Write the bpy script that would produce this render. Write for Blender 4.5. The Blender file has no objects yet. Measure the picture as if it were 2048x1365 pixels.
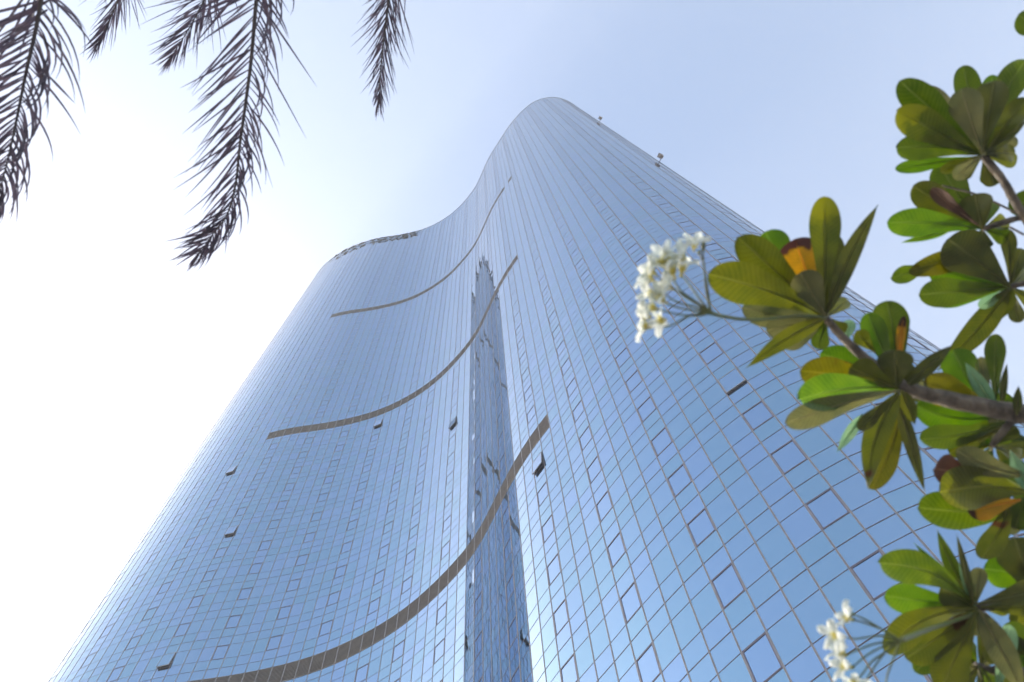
import bpy, bmesh, math, random
from mathutils import Vector, Matrix
random.seed(7)
scene = bpy.context.scene
COL = scene.collection

# ---------------------------------------------------------------- camera
EYE = Vector((0.0, 0.0, 1.6))
CR = Vector((0.99317308, 0.10906645, -0.04137324))      # camera right in world
CU = Vector((0.11665006, -0.92860533, 0.35225689))      # camera up
CB = Vector((0.0, -0.35467825, -0.93498842))            # camera back
RIGHT = CR.normalized(); BACK = CB.normalized(); UP = BACK.cross(RIGHT).normalized(); RIGHT = UP.cross(BACK)
cd = bpy.data.cameras.new('camera'); cam = bpy.data.objects.new('camera', cd); COL.objects.link(cam)
m3 = Matrix((RIGHT, UP, BACK)).transposed()
cam.matrix_world = Matrix.Translation(EYE) @ m3.to_4x4()
cd.sensor_width = 36.0; cd.lens = 28.125; cd.clip_start = 0.05; cd.clip_end = 20000
cd.dof.use_dof = True; cd.dof.focus_distance = 70.0; cd.dof.aperture_fstop = 3.6
scene.camera = cam
FPX = 1600.0
def at(x, y, d):
    """world point seen at photo pixel (x, y), d metres in front of the lens"""
    return EYE + (RIGHT*((x-1024)/FPX) + UP*(-(y-682.5)/FPX) - BACK)*d

# ---------------------------------------------------------------- sky, sun, exposure
SUN_AZ = math.radians(138.0); SUN_EL = math.radians(25.0)
w = bpy.data.worlds.new('World'); scene.world = w; w.use_nodes = True
nt = w.node_tree; nt.nodes.clear()
sky = nt.nodes.new('ShaderNodeTexSky'); sky.sky_type = 'NISHITA'; sky.sun_disc = False
sky.sun_elevation = SUN_EL; sky.sun_rotation = math.pi/2 - SUN_AZ
sky.altitude = 0; sky.air_density = 1.0; sky.dust_density = 3.8; sky.ozone_density = 0.0
bg = nt.nodes.new('ShaderNodeBackground'); bg.inputs['Strength'].default_value = 0.15
wo = nt.nodes.new('ShaderNodeOutputWorld')
nt.links.new(sky.outputs[0], bg.inputs[0]); nt.links.new(bg.outputs[0], wo.inputs[0])
sd = bpy.data.lights.new('sun', 'SUN'); sd.energy = 2.0; sd.angle = math.radians(0.5); sd.color = (1, 0.95, 0.87)
so = bpy.data.objects.new('sun', sd); COL.objects.link(so)
sdir = Vector((math.cos(SUN_EL)*math.cos(SUN_AZ), math.cos(SUN_EL)*math.sin(SUN_AZ), math.sin(SUN_EL)))
so.rotation_euler = sdir.to_track_quat('Z', 'Y').to_euler(); so.location = (0, 0, 300)
scene.view_settings.view_transform = 'Standard'; scene.view_settings.look = 'None'
scene.view_settings.exposure = 2.2; scene.view_settings.gamma = 1.0

# ---------------------------------------------------------------- helpers
def mesh_obj(name, bm, mats, parent=None, smooth=False):
    me = bpy.data.meshes.new(name); bm.to_mesh(me); bm.free()
    for m in (mats if isinstance(mats, (list, tuple)) else [mats]): me.materials.append(m)
    if smooth:
        for p in me.polygons: p.use_smooth = True
    o = bpy.data.objects.new(name, me); COL.objects.link(o)
    if parent is not None:
        o.parent = parent
        if parent.type != 'EMPTY' or parent.location.length > 0:
            o.matrix_parent_inverse = parent.matrix_basis.inverted()
    return o
def empty(name, loc, label, cat, group=None):
    o = bpy.data.objects.new(name, None); COL.objects.link(o); o.location = loc; o.empty_display_size = .2
    o['label'] = label; o['category'] = cat
    if group: o['group'] = group
    return o
def quad(bm, a, b, c, d, mi=0):
    f = bm.faces.new([bm.verts.new(p) for p in (a, b, c, d)]); f.material_index = mi; return f
def box8(bm, P, mi=0):
    """P: 4 bottom corners then 4 top corners"""
    v = [bm.verts.new(p) for p in P]
    for q in ((3,2,1,0),(4,5,6,7),(0,1,5,4),(1,2,6,5),(2,3,7,6),(3,0,4,7)):
        f = bm.faces.new([v[i] for i in q]); f.material_index = mi
def tube(bm, pts, radii, seg=8, mi=0, cap=True, wob=0.0):
    pts = [Vector(p) for p in pts]; rings = []
    ref = Vector((0.3, 0.5, 0.81)).normalized()
    for i, p in enumerate(pts):
        t = (pts[min(i+1, len(pts)-1)] - pts[max(i-1, 0)]).normalized()
        a = t.cross(ref)
        if a.length < .05: a = t.cross(Vector((1, 0, 0)))
        a.normalize(); b = t.cross(a)
        r = radii[i] if isinstance(radii, (list, tuple)) else radii
        rings.append([bm.verts.new(p + (a*math.cos(2*math.pi*k/seg) + b*math.sin(2*math.pi*k/seg))*r*(1+wob*random.uniform(-1, 1))) for k in range(seg)])
    for i in range(len(rings)-1):
        for k in range(seg):
            f = bm.faces.new((rings[i][k], rings[i][(k+1) % seg], rings[i+1][(k+1) % seg], rings[i+1][k])); f.material_index = mi; f.smooth = True
    if cap:
        for r in (rings[0][::-1], rings[-1]):
            f = bm.faces.new(r); f.material_index = mi
def spline(P, n=6):
    P = [Vector(p) for p in P]; Q = [2*P[0]-P[1]] + P + [2*P[-1]-P[-2]]; out = []
    for i in range(1, len(Q)-2):
        a, b, c, d = Q[i-1:i+3]
        for k in range(n):
            t = k/n; out.append(.5*((2*b)+(c-a)*t+(2*a-5*b+4*c-d)*t*t+(3*b-a-3*c+d)*t**3))
    out.append(P[-1]); return out

# ---------------------------------------------------------------- materials
def new_mat(name):
    m = bpy.data.materials.new(name); m.use_nodes = True
    n = m.node_tree.nodes; l = m.node_tree.links
    return m, n, l, n['Principled BSDF']
def noisy(name, c1, c2, scale=8, rough=.6, metal=0.0, bump=0.0, detail=4):
    m, n, l, b = new_mat(name)
    tc = n.new('ShaderNodeTexCoord'); nz = n.new('ShaderNodeTexNoise'); nz.inputs['Scale'].default_value = scale; nz.inputs['Detail'].default_value = detail
    cr = n.new('ShaderNodeValToRGB'); cr.color_ramp.elements[0].position = .35; cr.color_ramp.elements[1].position = .68
    cr.color_ramp.elements[0].color = (*c1, 1); cr.color_ramp.elements[1].color = (*c2, 1)
    l.new(tc.outputs['Object'], nz.inputs['Vector']); l.new(nz.outputs['Fac'], cr.inputs[0]); l.new(cr.outputs[0], b.inputs['Base Color'])
    b.inputs['Roughness'].default_value = rough; b.inputs['Metallic'].default_value = metal
    if bump:
        bp = n.new('ShaderNodeBump'); bp.inputs['Strength'].default_value = bump; bp.inputs['Distance'].default_value = .02
        l.new(nz.outputs['Fac'], bp.inputs['Height']); l.new(bp.outputs[0], b.inputs['Normal'])
    return m
def glass_material(name, base, tilt=0.004, wave=0.0016):
    """coated mirror glass: every pane (cell of the UV grid) leans a hair its own way"""
    m, n, l, b = new_mat(name)
    b.inputs['Metallic'].default_value = 1.0; b.inputs['Roughness'].default_value = 0.015
    uv = n.new('ShaderNodeUVMap'); uv.uv_map = 'UVMap'
    fl = n.new('ShaderNodeVectorMath'); fl.operation = 'FLOOR'; l.new(uv.outputs[0], fl.inputs[0])
    wn = n.new('ShaderNodeTexWhiteNoise'); wn.noise_dimensions = '2D'; l.new(fl.outputs[0], wn.inputs['Vector'])
    s1 = n.new('ShaderNodeVectorMath'); s1.operation = 'SUBTRACT'; s1.inputs[1].default_value = (.5, .5, .5); l.new(wn.outputs['Color'], s1.inputs[0])
    k1 = n.new('ShaderNodeVectorMath'); k1.operation = 'SCALE'; k1.inputs['Scale'].default_value = tilt*2; l.new(s1.outputs[0], k1.inputs[0])
    tc = n.new('ShaderNodeTexCoord'); nz = n.new('ShaderNodeTexNoise'); nz.inputs['Scale'].default_value = .9; nz.inputs['Detail'].default_value = 1
    l.new(tc.outputs['Object'], nz.inputs['Vector'])
    s2 = n.new('ShaderNodeVectorMath'); s2.operation = 'SUBTRACT'; s2.inputs[1].default_value = (.5, .5, .5); l.new(nz.outputs['Color'], s2.inputs[0])
    k2 = n.new('ShaderNodeVectorMath'); k2.operation = 'SCALE'; k2.inputs['Scale'].default_value = wave*2; l.new(s2.outputs[0], k2.inputs[0])
    g = n.new('ShaderNodeNewGeometry')
    a1 = n.new('ShaderNodeVectorMath'); l.new(g.outputs['Normal'], a1.inputs[0]); l.new(k1.outputs[0], a1.inputs[1])
    a2 = n.new('ShaderNodeVectorMath'); l.new(a1.outputs[0], a2.inputs[0]); l.new(k2.outputs[0], a2.inputs[1])
    nn = n.new('ShaderNodeVectorMath'); nn.operation = 'NORMALIZE'; l.new(a2.outputs[0], nn.inputs[0]); l.new(nn.outputs[0], b.inputs['Normal'])
    # coating tone drifts a little from pane to pane
    hs = n.new('ShaderNodeHueSaturation'); hs.inputs['Color'].default_value = (*base, 1)
    mv = n.new('ShaderNodeMapRange'); mv.inputs['To Min'].default_value = .94; mv.inputs['To Max'].default_value = 1.06; l.new(wn.outputs['Value'], mv.inputs['Value']); l.new(mv.outputs[0], hs.inputs['Value'])
    sp = n.new('ShaderNodeSeparateColor'); l.new(wn.outputs['Color'], sp.inputs[0])
    mh = n.new('ShaderNodeMapRange'); mh.inputs['To Min'].default_value = .49; mh.inputs['To Max'].default_value = .513; l.new(sp.outputs[0], mh.inputs['Value']); l.new(mh.outputs[0], hs.inputs['Hue'])
    l.new(hs.outputs[0], b.inputs['Base Color'])
    return m
M_GLASS = glass_material('coated_glass', (.228, .372, .52))
M_PANE = glass_material('window_glass', (.225, .368, .522), .005)
M_MULL = noisy('mullion_metal', (.25, .24, .25), (.33, .32, .33), 3, .45, .3)
M_GASK = noisy('gasket', (.06, .055, .085), (.085, .08, .115), 3, .5)
M_TRAN = noisy('transom_metal', (.06, .055, .085), (.10, .09, .125), 3, .45)
M_FRAME = noisy('frame_metal', (.085, .075, .115), (.125, .11, .155), 4, .4)
M_SASH = noisy('sash_metal', (.22, .22, .24), (.3, .3, .32), 4, .4, .3)
M_LOUV = noisy('louvre_metal', (.15, .125, .105), (.20, .17, .145), 2, .55, .2)
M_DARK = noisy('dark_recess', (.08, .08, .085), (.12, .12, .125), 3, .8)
M_CONC = noisy('parapet_metal', (.28, .29, .31), (.36, .37, .39), 2, .5, .3)
M_ROOF = noisy('roof_membrane', (.25, .25, .24), (.34, .33, .32), .6, .9)
M_LET = noisy('letter_metal', (.010, .009, .012), (.018, .016, .02), 3, .9)
M_LAMP = noisy('lamp_metal', (.20, .15, .12), (.27, .21, .17), 6, .55)
M_PAVE = noisy('paving', (.20, .19, .18), (.30, .29, .27), 1.2, .85)
V =  [(-51.963, 66.173), (-51.885, 65.086), (-51.775, 64.001), (-51.633, 62.921), (-51.458, 61.845), (-51.251, 60.775), (-51.012, 59.711), (-50.74, 58.656), (-50.434, 57.61), (-50.094, 56.574), (-49.715, 55.552), (-49.295, 54.547), (-48.827, 53.562), (-48.306, 52.605), (-47.727, 51.682), (-47.085, 50.801), (-46.378, 49.972), (-45.609, 49.199), (-44.784, 48.488), (-43.91, 47.837), (-42.998, 47.24), (-42.058, 46.688), (-41.097, 46.174), (-40.118, 45.694), (-39.123, 45.251), (-38.11, 44.848), (-37.081, 44.489), (-36.037, 44.176), (-34.981, 43.905), (-33.917, 43.672), (-32.846, 43.468), (-31.771, 43.288), (-30.692, 43.132), (-29.609, 43.01), (-28.522, 42.929), (-27.433, 42.886), (-26.343, 42.862), (-25.254, 42.833), (-24.165, 42.782), (-23.078, 42.703), (-21.993, 42.598), (-20.91, 42.469), (-19.832, 42.308), (-18.761, 42.107), (-17.7, 41.86), (-16.65, 41.566), (-15.616, 41.223), (-14.599, 40.831), (-13.6, 40.395), (-12.619, 39.919), (-11.659, 39.405), (-10.722, 38.846), (-9.816, 38.241), (-8.944, 37.588), (-8.102, 36.895), (-7.285, 36.174), (-6.489, 35.429), (-5.716, 34.66), (-4.981, 33.856), (-4.296, 33.009), (-3.672, 32.115), (-3.099, 31.188), (-2.55, 30.246), (-2.003, 29.303), (-1.44, 28.37), (-0.856, 27.45), (-0.245, 26.547), (0.406, 25.673), (1.095, 24.829), (1.804, 24.001), (2.511, 23.171), (3.2, 22.327), (3.888, 21.481), (4.597, 20.654), (5.336, 19.852), (6.105, 19.08), (6.902, 18.337), (7.726, 17.623), (8.576, 16.941), (9.459, 16.301), (10.38, 15.719), (11.354, 15.233), (12.381, 14.869), (13.444, 14.628), (14.526, 14.506), (15.616, 14.503), (16.698, 14.629), (17.755, 14.891), (18.77, 15.287), (19.729, 15.804), (20.624, 16.425), (21.452, 17.133), (22.208, 17.918), (22.888, 18.769), (23.492, 19.676), (24.023, 20.628), (24.482, 21.616), (24.874, 22.633), (25.2, 23.673), (25.464, 24.73), (25.665, 25.801)]

# ---------------------------------------------------------------- ground
bm = bmesh.new(); R = 6000
quad(bm, Vector((-R, -R, 0)), Vector((R, -R, 0)), Vector((R, R, 0)), Vector((-R, R, 0)))
g = mesh_obj('ground', bm, M_PAVE); g['kind'] = 'structure'

# ---------------------------------------------------------------- the tower
FLOOR = 3.58; ZB = 50.3; KMIN = -14; KTOP = 41; ROOF = ZB + KTOP*FLOOR
E0 = 69                                       # mullion at the right end of the louvre bands
NC = len(V)-1
V = [Vector((a, b, 0)) for a, b in V]
def vn(i):
    a = V[max(i-1, 0)]; b = V[min(i+1, NC)]; t = (b-a).normalized(); return Vector((t.y, -t.x, 0))
VN = [vn(i) for i in range(NC+1)]
if VN[E0].dot(-V[E0]) < 0: VN = [-n for n in VN]
def cn(i):
    t = (V[i+1]-V[i]).normalized(); n = Vector((t.y, -t.x, 0))
    return n if n.dot(VN[i]) > 0 else -n
WIN_COLS = set(E0+c for c in (26, 22, 18, 14, 10, 6, 2, -2, -6, -10, -14, -18, -21, -25, -29, -33, -37, -41, -45, -49, -53, -57, -61, -65))
OPEN = {(E0-2, -1): 4.4, (E0-14, 7): 4.4, (E0-25, 11): 5.5, (E0-41, 10): 5.5, (E0-37, 6): 5.5, (E0-37, 1): 5.5, (E0+10, -4): 1.0}
BANDS = {0: (E0-38, E0), 12: (E0-38, E0), 25: (E0-38, E0)}
def is_band(c, k):
    return (k in BANDS and BANDS[k][0] <= c < BANDS[k][1]) or (k == 25 and c == E0+1)
WH = 1.55; SH = (FLOOR-WH)/2; BH = 1.83      # vent row, each of the two short rows, louvre band
ROWS = []                                     # (z0, z1, kind, floor) from the ground up
levels = []
for k in range(KMIN, KTOP+1):
    zt = ZB + k*FLOOR
    ROWS.append((zt-WH, zt, 'w', k)); levels.append((zt-WH, 0)); levels.append((zt, 0))
    if k < KTOP:
        ROWS.append((zt, zt+SH, 's', k)); ROWS.append((zt+SH, zt+2*SH, 't', k)); levels.append((zt+SH, 1))
tower = empty('glass_tower', (0, 32, 0), 'tall mirror glass tower with a wavy blue facade and three brown louvre bands', 'skyscraper')
def Z(p, z): return Vector((p.x, p.y, z))

# curtain wall glass
bm = bmesh.new(); uvl = bm.loops.layers.uv.new('UVMap')
windows = []
for ci in range(NC):
    n = cn(ci)
    for ri, (z0, z1, kd, k) in enumerate(ROWS):
        if kd == 'w' and is_band(ci, k): continue
        if kd == 'w' and ci in WIN_COLS and k < KTOP: windows.append((ci, k, z0, z1)); continue
        if kd == 't' and is_band(ci, k+1): z1 -= BH-WH
        a, b = V[ci], V[ci+1]
        f = quad(bm, Z(a, z0), Z(b, z0), Z(b, z1), Z(a, z1))
        if f.normal.dot(n) < 0: pass
        for lp, (u, v) in zip(f.loops, ((.02, .02), (.98, .02), (.98, .98), (.02, .98))): lp[uvl].uv = (ci+u, ri+v)
bm.normal_update()
for f in bm.faces:
    c = f.calc_center_median()
for f in list(bm.faces):
    c = f.calc_center_median(); ci = min(range(NC), key=lambda i: (V[i].x+V[i+1].x-2*c.x)**2+(V[i].y+V[i+1].y-2*c.y)**2) if False else None
t0 = (V[E0+1]-V[E0]); fn = Vector((t0.y, -t0.x, 0))        # normal of a face wound a,b,up
if fn.dot(VN[E0]) < 0: bmesh.ops.reverse_faces(bm, faces=bm.faces[:])
mesh_obj('glass_wall', bm, M_GLASS, tower)

# rear wall, roof, parapet
back = [Vector(p) for p in ((25.9, 30, 0), (25.4, 36, 0), (23.6, 43, 0), (20, 50, 0), (14, 57.5, 0), (6, 64, 0), (-4, 69.5, 0), (-15, 73.5, 0), (-26, 75.8, 0), (-36, 76, 0), (-44, 74.2, 0), (-49.3, 71, 0))]
ringp = spline([V[-1]]+back+[V[0]], 4)
bm = bmesh.new(); uvl = bm.loops.layers.uv.new('UVMap')
for i in range(len(ringp)-1):
    zz = 0.0; r = 0
    while zz < ROOF-.01:
        z1 = min(zz+FLOOR, ROOF); f = quad(bm, Z(ringp[i], zz), Z(ringp[i+1], zz), Z(ringp[i+1], z1), Z(ringp[i], z1))
        for lp, (u, v) in zip(f.loops, ((.02, .02), (.98, .02), (.98, .98), (.02, .98))): lp[uvl].uv = (200+i+u, r+v)
        zz = z1; r += 1
bmesh.ops.recalc_face_normals(bm, faces=bm.faces[:])
mesh_obj('rear_wall', bm, M_GLASS, tower)
outline = V + ringp[1:-1]
bm = bmesh.new(); f = bm.faces.new([bm.verts.new(Z(p, ROOF-.6)) for p in outline])
bmesh.ops.triangulate(bm, faces=[f]); bmesh.ops.recalc_face_normals(bm, faces=bm.faces[:]); mesh_obj('roof', bm, M_ROOF, tower)
bm = bmesh.new()
for i in range(NC):
    a, b = V[i], V[i+1]; na, nb = VN[i], VN[i+1]
    P = [Z(a+na*.06, ROOF), Z(b+nb*.06, ROOF), Z(b-nb*.3, ROOF), Z(a-na*.3, ROOF)]
    box8(bm, P + [p+Vector((0, 0, .14)) for p in P])
mesh_obj('parapet', bm, M_CONC, tower)
bm = bmesh.new()
for i in range(NC):                             # plinth below the lowest row
    a, b = V[i], V[i+1]; quad(bm, Z(a, 0), Z(b, 0), Z(b, ROWS[0][0]), Z(a, ROWS[0][0]))
if ROWS[0][0] > 0: mesh_obj('plinth', bm, M_CONC, tower)
else: bm.free()

# mullions: dark gasket strip with a paler cap, one per grid line
for i in range(3, NC+1):
    p = V[i]; n = VN[i]; t = Vector((-n.y, n.x, 0)); bm = bmesh.new()
    for wa, wb, d0, d1, mi in ((-.036, .036, -.02, .004, 1), (-.032, -.009, .004, .013, 0), (.009, .032, .004, .013, 0)):
        P = [Z(p+n*d0+t*wa, .3), Z(p+n*d0+t*wb, .3), Z(p+n*d1+t*wb, .3), Z(p+n*d1+t*wa, .3)]
        box8(bm, P + [Vector((q.x, q.y, ROOF-.01)) for q in P], mi)
    mesh_obj('mullion', bm, [M_MULL, M_GASK], tower)

# transoms: thin rails; the mid-slab one is darker and heavier
BAND_RAIL = {round(ZB+k*FLOOR-WH, 3): k for k in BANDS}
def rail(bm, z, heavy, skip=()):
    h = .023 if heavy else .017
    for i in range(NC):
        if round(z, 3) in BAND_RAIL and is_band(i, BAND_RAIL[round(z, 3)]): continue
        a, b = V[i], V[i+1]; n = cn(i)
        P = [Z(a-n*.02, z-h), Z(b-n*.02, z-h), Z(b+n*.007, z-h), Z(a+n*.007, z-h)]
        box8(bm, P+[q+Vector((0, 0, 2*h)) for q in P], 0)
lv = sorted(set((round(a, 3), b) for a, b in levels))
lo = [l for l in lv if 14 < l[0] < 150][:97]
for z, h in lo:
    bm = bmesh.new(); rail(bm, z, h); mesh_obj('transom', bm, M_GASK if h else M_TRAN, tower)
bm = bmesh.new()
for z, h in lv:
    if (z, h) not in lo: rail(bm, z, h)
o = mesh_obj('transom', bm, M_TRAN, tower); o['kind'] = 'stuff'

# louvre bands
def band(c0, c1, z0, z1):
    bm = bmesh.new(); ns = 13
    for i in range(c0, c1):
        a, b = V[i], V[i+1]; n = cn(i)
        quad(bm, Z(a-n*.10, z0), Z(b-n*.10, z0), Z(b-n*.10, z1), Z(a-n*.10, z1), 1)
        for s in range(ns):
            zc = z0 + .03 + (z1-z0-.06)*(s+.5)/ns; h = (z1-z0)/ns*.36
            P = [Z(a-n*.07, zc-h*.5), Z(b-n*.07, zc-h*.5), Z(b+n*.012, zc-h), Z(a+n*.012, zc-h)]
            box8(bm, P+[q+Vector((0, 0, h*1.15)) for q in P], 0)
        for zz in (z0, z1):
            P = [Z(a-n*.1, zz-.03), Z(b-n*.1, zz-.03), Z(b+n*.018, zz-.03), Z(a+n*.018, zz-.03)]
            box8(bm, P+[q+Vector((0, 0, .06)) for q in P], 0)
    return mesh_obj('louvre_band', bm, [M_LOUV, M_DARK], tower)
for k, lab in ((0, 'lowest and widest brown louvre band sweeping across the facade'), (12, 'middle brown louvre band'), (25, 'topmost thin brown louvre band')):
    zt = ZB+k*FLOOR; band(BANDS[k][0], BANDS[k][1], zt-BH, zt)['label'] = lab
zt = ZB+25*FLOOR; band(E0+1, E0+2, zt-BH, zt)['label'] = 'short detached piece of louvre beyond the topmost band'

# vent windows
def win_geo(ci, z0, z1, off=0.0):
    a, b = V[ci], V[ci+1]; n = cn(ci); t = (b-a).normalized(); L = (b-a).length
    def P(s, z, d): return Z(a+t*(s*L), z) + n*d
    return P, L
def frame_bm(bm, P, L, z0, z1, fw, d0, d1, mi=0):
    u = fw/L
    for s0, s1, za, zb in ((0.03, .03+u, z0+.02, z1-.02), (.97-u, .97, z0+.02, z1-.02), (.03+u, .97-u, z0+.02, z0+.02+fw), (.03+u, .97-u, z1-.02-fw, z1-.02)):
        box8(bm, [P(s0, za, d0), P(s1, za, d0), P(s1, za, d1), P(s0, za, d1), P(s0, zb, d0), P(s1, zb, d0), P(s1, zb, d1), P(s0, zb, d1)], mi)
def pane_bm(bm, P, z0, z1, d, idx, mi=0):
    uvl = bm.loops.layers.uv.verify()
    f = quad(bm, P(0, z0, d), P(1, z0, d), P(1, z1, d), P(0, z1, d), mi)
    if f.calc_center_median() is not None:
        f.normal_update()
        if f.normal.dot(P(0, z0, 1)-P(0, z0, 0)) < 0: f.normal_flip()
    for lp in f.loops: lp[uvl].uv = (idx[0]+.3, idx[1]+.3)
def visible_size(ci, z):
    p = (V[ci]+V[ci+1])*.5; p = Vector((p.x, p.y, z)); n = cn(ci); d = p-EYE
    if n.dot(d) >= 0: return 0
    x = d.dot(RIGHT); y = d.dot(UP); zz = -d.dot(BACK)
    px = 1024+FPX*x/zz; py = 682.5-FPX*y/zz
    if not (0 < px < 2048 and 0 < py < 1365) or zz < 1: return 0
    return -n.dot(d)/d.length**3
wins = sorted([w_ for w_ in windows if (w_[0], w_[1]) not in OPEN], key=lambda w_: -visible_size(w_[0], w_[2]+.9))
near = wins[:92]; rest = wins[92:]
def build_window(ci, k, z0, z1):
    P, L = win_geo(ci, z0, z1)
    bm = bmesh.new(); frame_bm(bm, P, L, z0, z1, .044, -.03, .012); fr = mesh_obj('window', bm, M_FRAME, tower)
    bm = bmesh.new(); pane_bm(bm, P, z0, z1, -.01, (ci, 400+k)); mesh_obj('pane', bm, M_PANE, fr)
for w_ in near: build_window(*w_)
bm = bmesh.new(); uvl = bm.loops.layers.uv.new('UVMap')
for ci, k, z0, z1 in rest:
    P, L = win_geo(ci, z0, z1); frame_bm(bm, P, L, z0, z1, .044, -.03, .012, 0); pane_bm(bm, P, z0, z1, -.01, (ci, 400+k), 1)
o = mesh_obj('window', bm, [M_FRAME, M_PANE], tower); o['kind'] = 'stuff'
OLAB = {(E0-2, -1): 'open window just below the right end of the lowest band', (E0-14, 7): 'open window left of the mirrored streak below the middle band',
        (E0-25, 11): 'open window directly under the middle band', (E0-41, 10): 'upper left open window', (E0-37, 6): 'open window on the left, below another open one',
        (E0-37, 1): 'open window at the lower left above the lowest band', (E0+10, -4): 'window on the right tilted only slightly open'}
for (ci, k), ang in OPEN.items():
    zt = ZB+k*FLOOR; z0, z1 = zt-WH, zt
    P, L = win_geo(ci, z0, z1)
    bm = bmesh.new(); frame_bm(bm, P, L, z0, z1, .045, -.16, .014, 0)
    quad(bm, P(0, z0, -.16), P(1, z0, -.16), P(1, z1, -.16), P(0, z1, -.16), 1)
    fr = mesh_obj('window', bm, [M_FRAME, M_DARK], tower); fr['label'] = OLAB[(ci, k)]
    A = math.radians(ang)
    def S(s, q, d):                               # sash coordinates: q metres down from the hinge, d metres proud
        return P(s, z1-.03-q*math.cos(A)+d*math.sin(A), .02+q*math.sin(A)+d*math.cos(A))
    H = WH-.05; bm = bmesh.new(); u = .05/L
    for s0, s1, qa, qb in ((.02, .02+u, 0, H), (.98-u, .98, 0, H), (.02+u, .98-u, 0, .05), (.02+u, .98-u, H-.05, H)):
        box8(bm, [S(s0, qb, 0), S(s1, qb, 0), S(s1, qb, .06), S(s0, qb, .06), S(s0, qa, 0), S(s1, qa, 0), S(s1, qa, .06), S(s0, qa, .06)])
    sa = mesh_obj('sash', bm, M_SASH, fr)
    bm = bmesh.new(); uvl = bm.loops.layers.uv.new('UVMap')
    f = quad(bm, S(.02, H, .05), S(.98, H, .05), S(.98, 0, .05), S(.02, 0, .05)); f.normal_update()
    if f.normal.dot(cn(ci)) < 0: f.normal_flip()
    for lp in f.loops: lp[uvl].uv = (ci+.3, 700.3+k)
    f = quad(bm, S(.02, H, .02), S(.98, H, .02), S(.98, 0, .02), S(.02, 0, .02))
    for lp in f.loops: lp[uvl].uv = (ci+.3, 800.3+k)
    mesh_obj('pane', bm, M_PANE, fr)

# roof sign
LET = (('L', 22.99), ('E', 24.88), ('A', 27.1), ('F', 29.14), ('T', 31.88), ('O', 33.97), ('W', 36.88), ('E', 39.13), ('R', 41.05))
LH = 2.35
bm = bmesh.new()
for i in range(21, 43):
    for zz in (ROOF-1.75, ROOF-LH-1.05):
        a = V[i]+VN[i]*.20; b = V[i+1]+VN[i+1]*.20
        P = [Z(a, zz), Z(b, zz), Z(b+VN[i+1]*.04, zz), Z(a+VN[i]*.04, zz)]; box8(bm, P+[q+Vector((0, 0, .04)) for q in P])
    if i % 3 == 0:
        a = V[i]; t = Vector((-VN[i].y, VN[i].x, 0))*.04
        for zz in (ROOF-1.75, ROOF-LH-1.05):
            P = [Z(a-t, zz), Z(a+t, zz), Z(a+t+VN[i]*.2, zz), Z(a-t+VN[i]*.2, zz)]; box8(bm, P+[q+Vector((0, 0, .06)) for q in P])
sign = mesh_obj('roof_sign', bm, M_LET, tower); sign['label'] = 'dark raised capital letters reading LEAF TOWER along the left roof edge'
for ch, s in LET:
    cu = bpy.data.curves.new('tmp', 'FONT'); cu.body = ch; cu.size = LH/.70; cu.extrude = .07; cu.align_x = 'CENTER'; cu.offset = .05
    to = bpy.data.objects.new('tmp', cu); COL.objects.link(to)
    dg = bpy.context.evaluated_depsgraph_get(); me = bpy.data.meshes.new_from_object(to.evaluated_get(dg))
    COL.objects.unlink(to); bpy.data.objects.remove(to)
    i = int(s); fr = s-i; p = V[i].lerp(V[i+1], fr); n = (VN[i].lerp(VN[i+1], fr)).normalized()
    ex = Vector((0, 0, 1)).cross(n)                # reading direction when facing the wall
    Mx = Matrix(((ex.x, 0, n.x, p.x+n.x*.34), (ex.y, 0, n.y, p.y+n.y*.34), (0, 1, 0, ROOF-LH-1.45), (0, 0, 0, 1)))
    me.transform(Mx); me.materials.clear(); me.materials.append(M_LET); me.name = 'letter'
    lo_ = bpy.data.objects.new('letter', me); COL.objects.link(lo_); lo_.parent = sign; lo_.matrix_parent_inverse = sign.matrix_world.inverted() if False else Matrix.Identity(4)
    lo_['label'] = 'raised letter ' + ch

# small flood lamps on brackets at the right edge
for z, hs, lab in ((146.0, .75, 'upper small lamp on the right edge of the tower'), (96.7, .75, 'lower small lamp on the right edge of the tower')):
    p = V[E0+20]; n = VN[E0+20]; p = Z(p, z); up = Vector((0, 0, 1)); t = Vector((-n.y, n.x, 0))
    bm = bmesh.new(); tube(bm, [p, p+n*.55], .05, 6)
    tube(bm, [p+n*.52, p+n*.55+up*.2], .06, 6)
    o = mesh_obj('flood_lamp', bm, M_FRAME, tower); o['label'] = lab
    c = p+n*.66+up*.15
    bm = bmesh.new()
    A_, B_ = .19, .26
    box8(bm, [c+t*x+n*y for x, y in ((-A_, -.15), (A_, -.15), (A_, .17), (-A_, .17))] + [c+t*x+n*y+up*.72 for x, y in ((-B_, -.22), (B_, -.22), (B_, .24), (-B_, .24))])
    box8(bm, [c+t*x+n*y+up*.74 for x, y in ((-.30, -.26), (.30, -.26), (.30, .28), (-.30, .28))] + [c+t*x+n*y+up*.80 for x, y in ((-.30, -.26), (.30, -.26), (.30, .28), (-.30, .28))])
    mesh_obj('lamp_head', bm, M_LAMP, o)

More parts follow.
